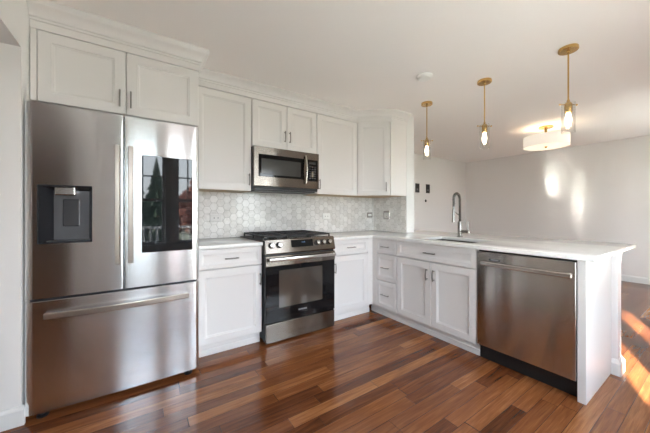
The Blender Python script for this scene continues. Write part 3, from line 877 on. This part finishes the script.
# oven door
od = obj('oven_door', B(RX0, RX1-.004, -0.667, -0.692, 0.190, 0.787, 0.003), M['black_glass'], t)
obj('door_band', B(RX0, RX1-.004, -0.691, -0.697, 0.697, 0.786, 0.002), M['steel_range'], od)
bm = B(RX0+.02, RX1-.02, -0.728, -0.744, 0.742, 0.774, 0.006)
for x in (RX0+.05, RX1-.05): box(bm, x-.014, x+.014, -0.69, -0.732, 0.746, 0.770, 0.003)
obj('handle', bm, M['steel_bar'], od, smooth=True)
bm = bmesh.new()
rings_to_mesh(bm, BACK, [(0.132, 0.600, 0.315, 0.652, 0.6915), (0.132, 0.600, 0.315, 0.652, 0.6932)])
obj('window', bm, M['oven_window'], od)
obj('badge', text_bm('SAMSUNG', 0.020, BACK, 0.376, 0.262, 0.6925), M['lettering'], od)
obj('storage_drawer', B(RX0+.004, RX1-.006, -0.62, -0.692, 0.014, 0.180, 0.003), M['steel_range'], t)
# burners and grates
for (bx, by, br) in ((0.16, -0.19, .040), (0.16, -0.47, .050), (0.38, -0.33, .046), (0.60, -0.19, .036), (0.60, -0.47, .052)):
    obj('burner', lathe(bmesh.new(), [(0, .942), (br*.7, .942), (br*.75, .938), (br*.72, .934), (br, .933), (br, .928), (br*1.15, .9245)], (bx, by, 0), 'Z', 24), M['iron'], t, smooth=True)
for (g0, g1) in ((RX0+.012, 0.252), (0.256, 0.504), (0.508, RX1-.012)):
    bm = bmesh.new(); zt, zb = 0.966, 0.950; w = 0.011
    y0, y1 = -0.045, -0.615
    box(bm, g0, g0+w, y1, y0, zb, zt, .002, 1); box(bm, g1-w, g1, y1, y0, zb, zt, .002, 1)
    box(bm, g0, g1, y0-w, y0, zb, zt, .002, 1); box(bm, g0, g1, y1, y1+w, zb, zt, .002, 1)
    for f in (0.25, 0.5, 0.75): box(bm, g0, g1, y0+(y1-y0)*f-w/2, y0+(y1-y0)*f+w/2, zb, zt, .002, 1)
    gm = (g0+g1)/2; box(bm, gm-w/2, gm+w/2, y1, y0, zb, zt, .002, 1)
    for x in (g0, g1-w):
        for y in (y1, (y0+y1)/2, y0-w): box(bm, x, x+w, y, y+w, 0.9246, zb)
    obj('grate', bm, M['iron'], t)

# ------------------------------------------------------------------ microwave
MX0, MX1, MZ0, MZ1 = 0.004, 0.757, 1.402, 1.833
t = thing('microwave', (0.38, -0.19, MZ0), 'stainless steel over-the-range microwave hung under the short cabinet', 'microwave')
obj('body', B(MX0+.002, MX1-.002, -0.012, -0.352, MZ0+0.008, MZ1-.001), M['grey_dark'], t)
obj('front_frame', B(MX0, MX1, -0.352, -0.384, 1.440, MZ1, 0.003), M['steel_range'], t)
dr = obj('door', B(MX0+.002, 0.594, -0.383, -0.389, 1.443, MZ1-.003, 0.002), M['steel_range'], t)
bm = B(0.052, 0.560, -0.388, -0.3915, 1.535, 1.757, 0.001)
obj('window', bm, M['black_glass'], dr)
obj('window_mesh', B(0.080, 0.520, -0.3914, -0.3922, 1.555, 1.715), M['mw_window'], dr)
bm = bmesh.new()
pts = [(0.578, -(0.404+0.026*math.sin(PI*i/12)), 1.492 + (1.792-1.492)*i/12) for i in range(13)]
tube(bm, pts, 0.009, 10)
for z in (1.50, 1.784): tube(bm, [(0.578, -0.386, z), (0.578, -0.408, z)], 0.008, 8)
obj('handle', bm, M['steel_bar'], dr, smooth=True)
cpm = obj('control_panel', B(0.602, 0.738, -0.383, -0.389, 1.523, 1.757, 0.001), M['black_glass'], t)
obj('display', B(0.63, 0.712, -0.3889, -0.3898, 1.71, 1.735), M['mw_window'], cpm)
bm = bmesh.new()
for r in range(6):
    for c in range(3): box(bm, 0.625+c*.034, 0.648+c*.034, -0.3888, -0.3896, 1.548+r*.025, 1.560+r*.025)
obj('keypad', bm, M['grey_plastic'], cpm)
bm = B(MX0+.03, MX1-.03, -0.06, -0.345, MZ0-.004, MZ0+.008, 0.002)
box(bm, MX0+.01, MX1-.01, -0.345, -0.372, MZ0+.012, 1.440, 0.004)
obj('vent_grille', bm, M['black'], t)

# ------------------------------------------------------------------ dishwasher
DY0, DY1 = -1.829, -2.443
t = thing('dishwasher', (1.65, (DY0+DY1)/2, 0), 'stainless steel dishwasher with bar handle at the end of the peninsula', 'dishwasher')
obj('body', B(PX+0.03, 1.94, DY0-.004, DY1+.004, 0.10, 0.872), M['black'], t)
bm = bevel_sharp(B(PX-0.004, PX+0.035, DY0-.001, DY1+.001, 0.122, 0.868), 0.004)
dd = obj('door', bm, M['steel_dark'], t, smooth=True, angle=50)
bm = bmesh.new(); rows = []
for i in range(17):
    f = i/16; y = -1.876 - 0.548*f; x = PX - 0.030 - 0.012*math.sin(PI*f)
    rows.append([bm.verts.new((x+a, y, 0.782+b)) for a, b in ((.008, -.015), (-.004, -.015), (-.008, -.010), (-.008, .010), (-.004, .015), (.008, .015))])
for A, D in zip(rows, rows[1:]):
    for k in range(6): bm.faces.new((A[k], A[(k+1) % 6], D[(k+1) % 6], D[k]))
bm.faces.new(rows[0]); bm.faces.new(rows[-1][::-1])
for y in (-1.888, -2.412): box(bm, PX-.03, PX-.003, y-.011, y+.011, 0.771, 0.793)
obj('handle', bm, M['steel_bar'], dd, smooth=True, angle=25)
bdg = obj('badge_plate', B(PX-.0055, PX-.003, -1.925, -2.005, 0.806, 0.820), M['grey_dark'], dd)
obj('badge', text_bm('SAMSUNG', 0.0125, PEN, 1.965, 0.813, -(PX-.0056)), M['lettering'], dd)
obj('toe_panel', B(PX+0.055, PX+0.075, DY0+.001, DY1+.001, 0.0, 0.121), M['black'], t)

# ------------------------------------------------------------------ pendants
def pendant(loc, label):
    x, y = loc
    t = thing('pendant_light', (x, y, CEIL), label, 'pendant light', 'brass pendants over the peninsula')
    obj('canopy', lathe(bmesh.new(), [(0, CEIL), (.060, CEIL), (.062, CEIL-.004), (.062, CEIL-.022), (.058, CEIL-.026), (.012, CEIL-.027), (.009, CEIL-.036), (0, CEIL-.036)], (x, y, 0), 'Z', 36), M['brass'], t, smooth=True)
    obj('rod', tube(bmesh.new(), [(x, y, CEIL-.03), (x, y, 2.03)], 0.0055, 12), M['brass'], t, smooth=True)
    s = obj('socket', lathe(bmesh.new(), [(0, 2.045), (.009, 2.045), (.010, 2.030), (.020, 2.020), (.024, 2.012), (.024, 1.950), (.020, 1.944), (0, 1.944)], (x, y, 0), 'Z', 24), M['brass'], t, smooth=True)
    bm = tube(bmesh.new(), [(x-.052, y+.035, 2.008), (x+.052, y-.035, 2.008)], 0.004, 8)
    for q in (-1, 1):
        bmesh.ops.create_uvsphere(bm, u_segments=10, v_segments=6, radius=0.0075, matrix=Matrix.Translation((x+q*.054, y-q*.036, 2.008)))
    obj('cross_bar', bm, M['brass'], s, smooth=True)
    bm = bmesh.new(); r0, r1 = .042, .0395
    lathe(bm, [(r0, 2.022), (r0, 1.792), (r1, 1.792), (r1, 2.022)], (x, y, 0), 'Z', 40, closed=True)
    obj('glass_shade', bm, M['glass'], t, smooth=True)
    obj('bulb', lathe(bmesh.new(), [(.011, 1.946), (.013, 1.935), (.017, 1.915), (.0195, 1.890), (.018, 1.868), (.012, 1.850), (.005, 1.842), (0, 1.840)], (x, y, 0), 'Z', 20), M['bulb'], t, smooth=True)
    return t
proto = pendant((1.842, -1.004), 'brass pendant light with clear glass nearest the kitchen corner, smallest in view')
def copy_tree(o, parent=None):
    c = o.copy(); COL.objects.link(c)
    if parent: c.parent = parent
    for ch in list(o.children): copy_tree(ch, c)
    return c
for (x, y, lab) in ((1.832, -1.652, 'brass pendant light with clear glass in the middle of the row of three'),
                    (1.822, -2.279, 'brass pendant light with clear glass at the outer end, largest in view')):
    c = copy_tree(proto); c.location = (x, y, CEIL); c['label'] = lab

# drum ceiling light in the dining area
DX, DYY, DR = 4.07, -1.43, 0.272
t = thing('drum_ceiling_light', (DX, DYY, CEIL), 'white drum ceiling light with brass fittings in the room beyond the peninsula', 'ceiling light')
obj('canopy', lathe(bmesh.new(), [(0, CEIL), (.085, CEIL), (.088, CEIL-.006), (.088, CEIL-.02), (.02, CEIL-.026), (.012, CEIL-.12), (0, CEIL-.12)], (DX, DYY, 0), 'Z', 32), M['brass'], t, smooth=True)
obj('shade', lathe(bmesh.new(), [(DR, 2.300), (DR, 2.150), (DR-.004, 2.150), (DR-.004, 2.300)], (DX, DYY, 0), 'Z', 64, closed=True), M['shade'], t, smooth=True)
obj('diffuser', lathe(bmesh.new(), [(DR-.005, 2.153), (0, 2.153), (0, 2.160), (DR-.005, 2.160)], (DX, DYY, 0), 'Z', 48), M['diffuser'], t, smooth=True)
obj('finial', lathe(bmesh.new(), [(0, 2.128), (.012, 2.131), (.016, 2.138), (.012, 2.145), (.02, 2.148), (.022, 2.1528)], (DX, DYY, 0), 'Z', 20), M['brass'], t, smooth=True)
lb = bpy.data.lights.new('drum_lamp', 'POINT'); lb.energy = 1.3; lb.color = (1.0, 0.84, 0.66); lb.shadow_soft_size = 0.05
lo_ = bpy.data.objects.new('drum_lamp', lb); COL.objects.link(lo_); lo_.parent = t; lo_.location = (0.06, 0.06, -0.18)

# smoke detector
o = obj('smoke_detector', lathe(bmesh.new(), [(0, CEIL-.034), (.045, CEIL-.034), (.055, CEIL-.030), (.062, CEIL-.018), (.068, CEIL-.014), (.070, CEIL-.0005), (0, CEIL-.0005)], (1.275, -1.39, 0), 'Z', 40), M['plate_white'], smooth=True)
tag(o, 'round white smoke detector on the ceiling', 'smoke detector')

# ------------------------------------------------------------------ outside: added sun-blocking wall, eave, and things seen in reflections
struct('wall_sun_block', B(-1.62, -1.5, -3.96, YF-0.13, -0.9, 2.33), M['soffit'])  # unseen wall, added to keep direct sun off the peninsula end panel
struct('trim_2', B(HX-0.6, XR+0.6, -4.145, YF-0.13, 2.33, 2.45), M['soffit'])
struct('floor_deck', B(-3.5, 4.0, -5.4, YF-0.14, -0.25, -0.10), M['deck'])
struct('floor_lawn', B(-40, 40, -60, -5.4, -1.1, -0.9), M['lawn'])
t = thing('deck_railing', (0.2, -5.3, -0.1), 'white deck railing outside the window, mirrored in the fridge screen', 'railing')
obj('rail', B(-3.4, 3.9, -5.27, -5.33, 0.84, 0.89), M['trim'], t); obj('rail', B(-3.4, 3.9, -5.28, -5.32, 0.02, 0.06), M['trim'], t)
bm = bmesh.new()
for i in range(61): box(bm, -3.38+i*.12, -3.35+i*.12, -5.285, -5.315, 0.06, 0.84)
o = obj('balusters', bm, M['trim'], t); o['kind'] = 'stuff'
def conifer(x, y, h, lab):
    bm = bmesh.new(); n = 9
    for i in range(n):
        f = i/n; zb = -0.9 + h*(0.08+0.88*f); r = (1-f)*h*0.2+0.05; seg = 18
        ctr = bm.verts.new((x, y, zb + h*0.2))
        rg = [bm.verts.new((x+r*(1+.22*(-1)**k)*math.cos(2*PI*k/seg+i), y+r*(1+.22*(-1)**k)*math.sin(2*PI*k/seg+i), zb+random.uniform(-.1, .1))) for k in range(seg)]
        for k in range(seg): bm.faces.new((rg[k], rg[(k+1) % seg], ctr))
    tube(bm, [(x, y, -0.95), (x, y, h*0.2)], 0.12, 8)
    tag(obj('conifer_tree', bm, M['conifer']), lab, 'tree')
conifer(-1.3, -14, 5.2, 'tall dark conifer outside, at the left of the reflection in the fridge screen')
conifer(-0.1, -17, 5.0, 'dark conifer outside, in the middle of the reflection in the fridge screen')
bm = bmesh.new()
for k in range(260):
    a, b_, q = random.uniform(0, 2*PI), random.uniform(-0.3, 1.0), random.uniform(0.75, 1.0)
    c = Vector((1.6 + 1.5*q*math.cos(a)*math.sqrt(1-b_*b_*.9), -11.5 + 1.2*q*math.sin(a)*math.sqrt(1-b_*b_*.9), 0.7 + 1.9*q*b_))
    bmesh.ops.create_icosphere(bm, subdivisions=1, radius=random.uniform(.12, .26), matrix=Matrix.Translation(c))
tube(bm, [(1.6, -11.5, -0.95), (1.6, -11.5, 0.6)], 0.1, 8)
tag(obj('russet_shrub', bm, M['shrub']), 'rounded russet shrub outside, at the right of the reflection in the fridge screen', 'shrub')
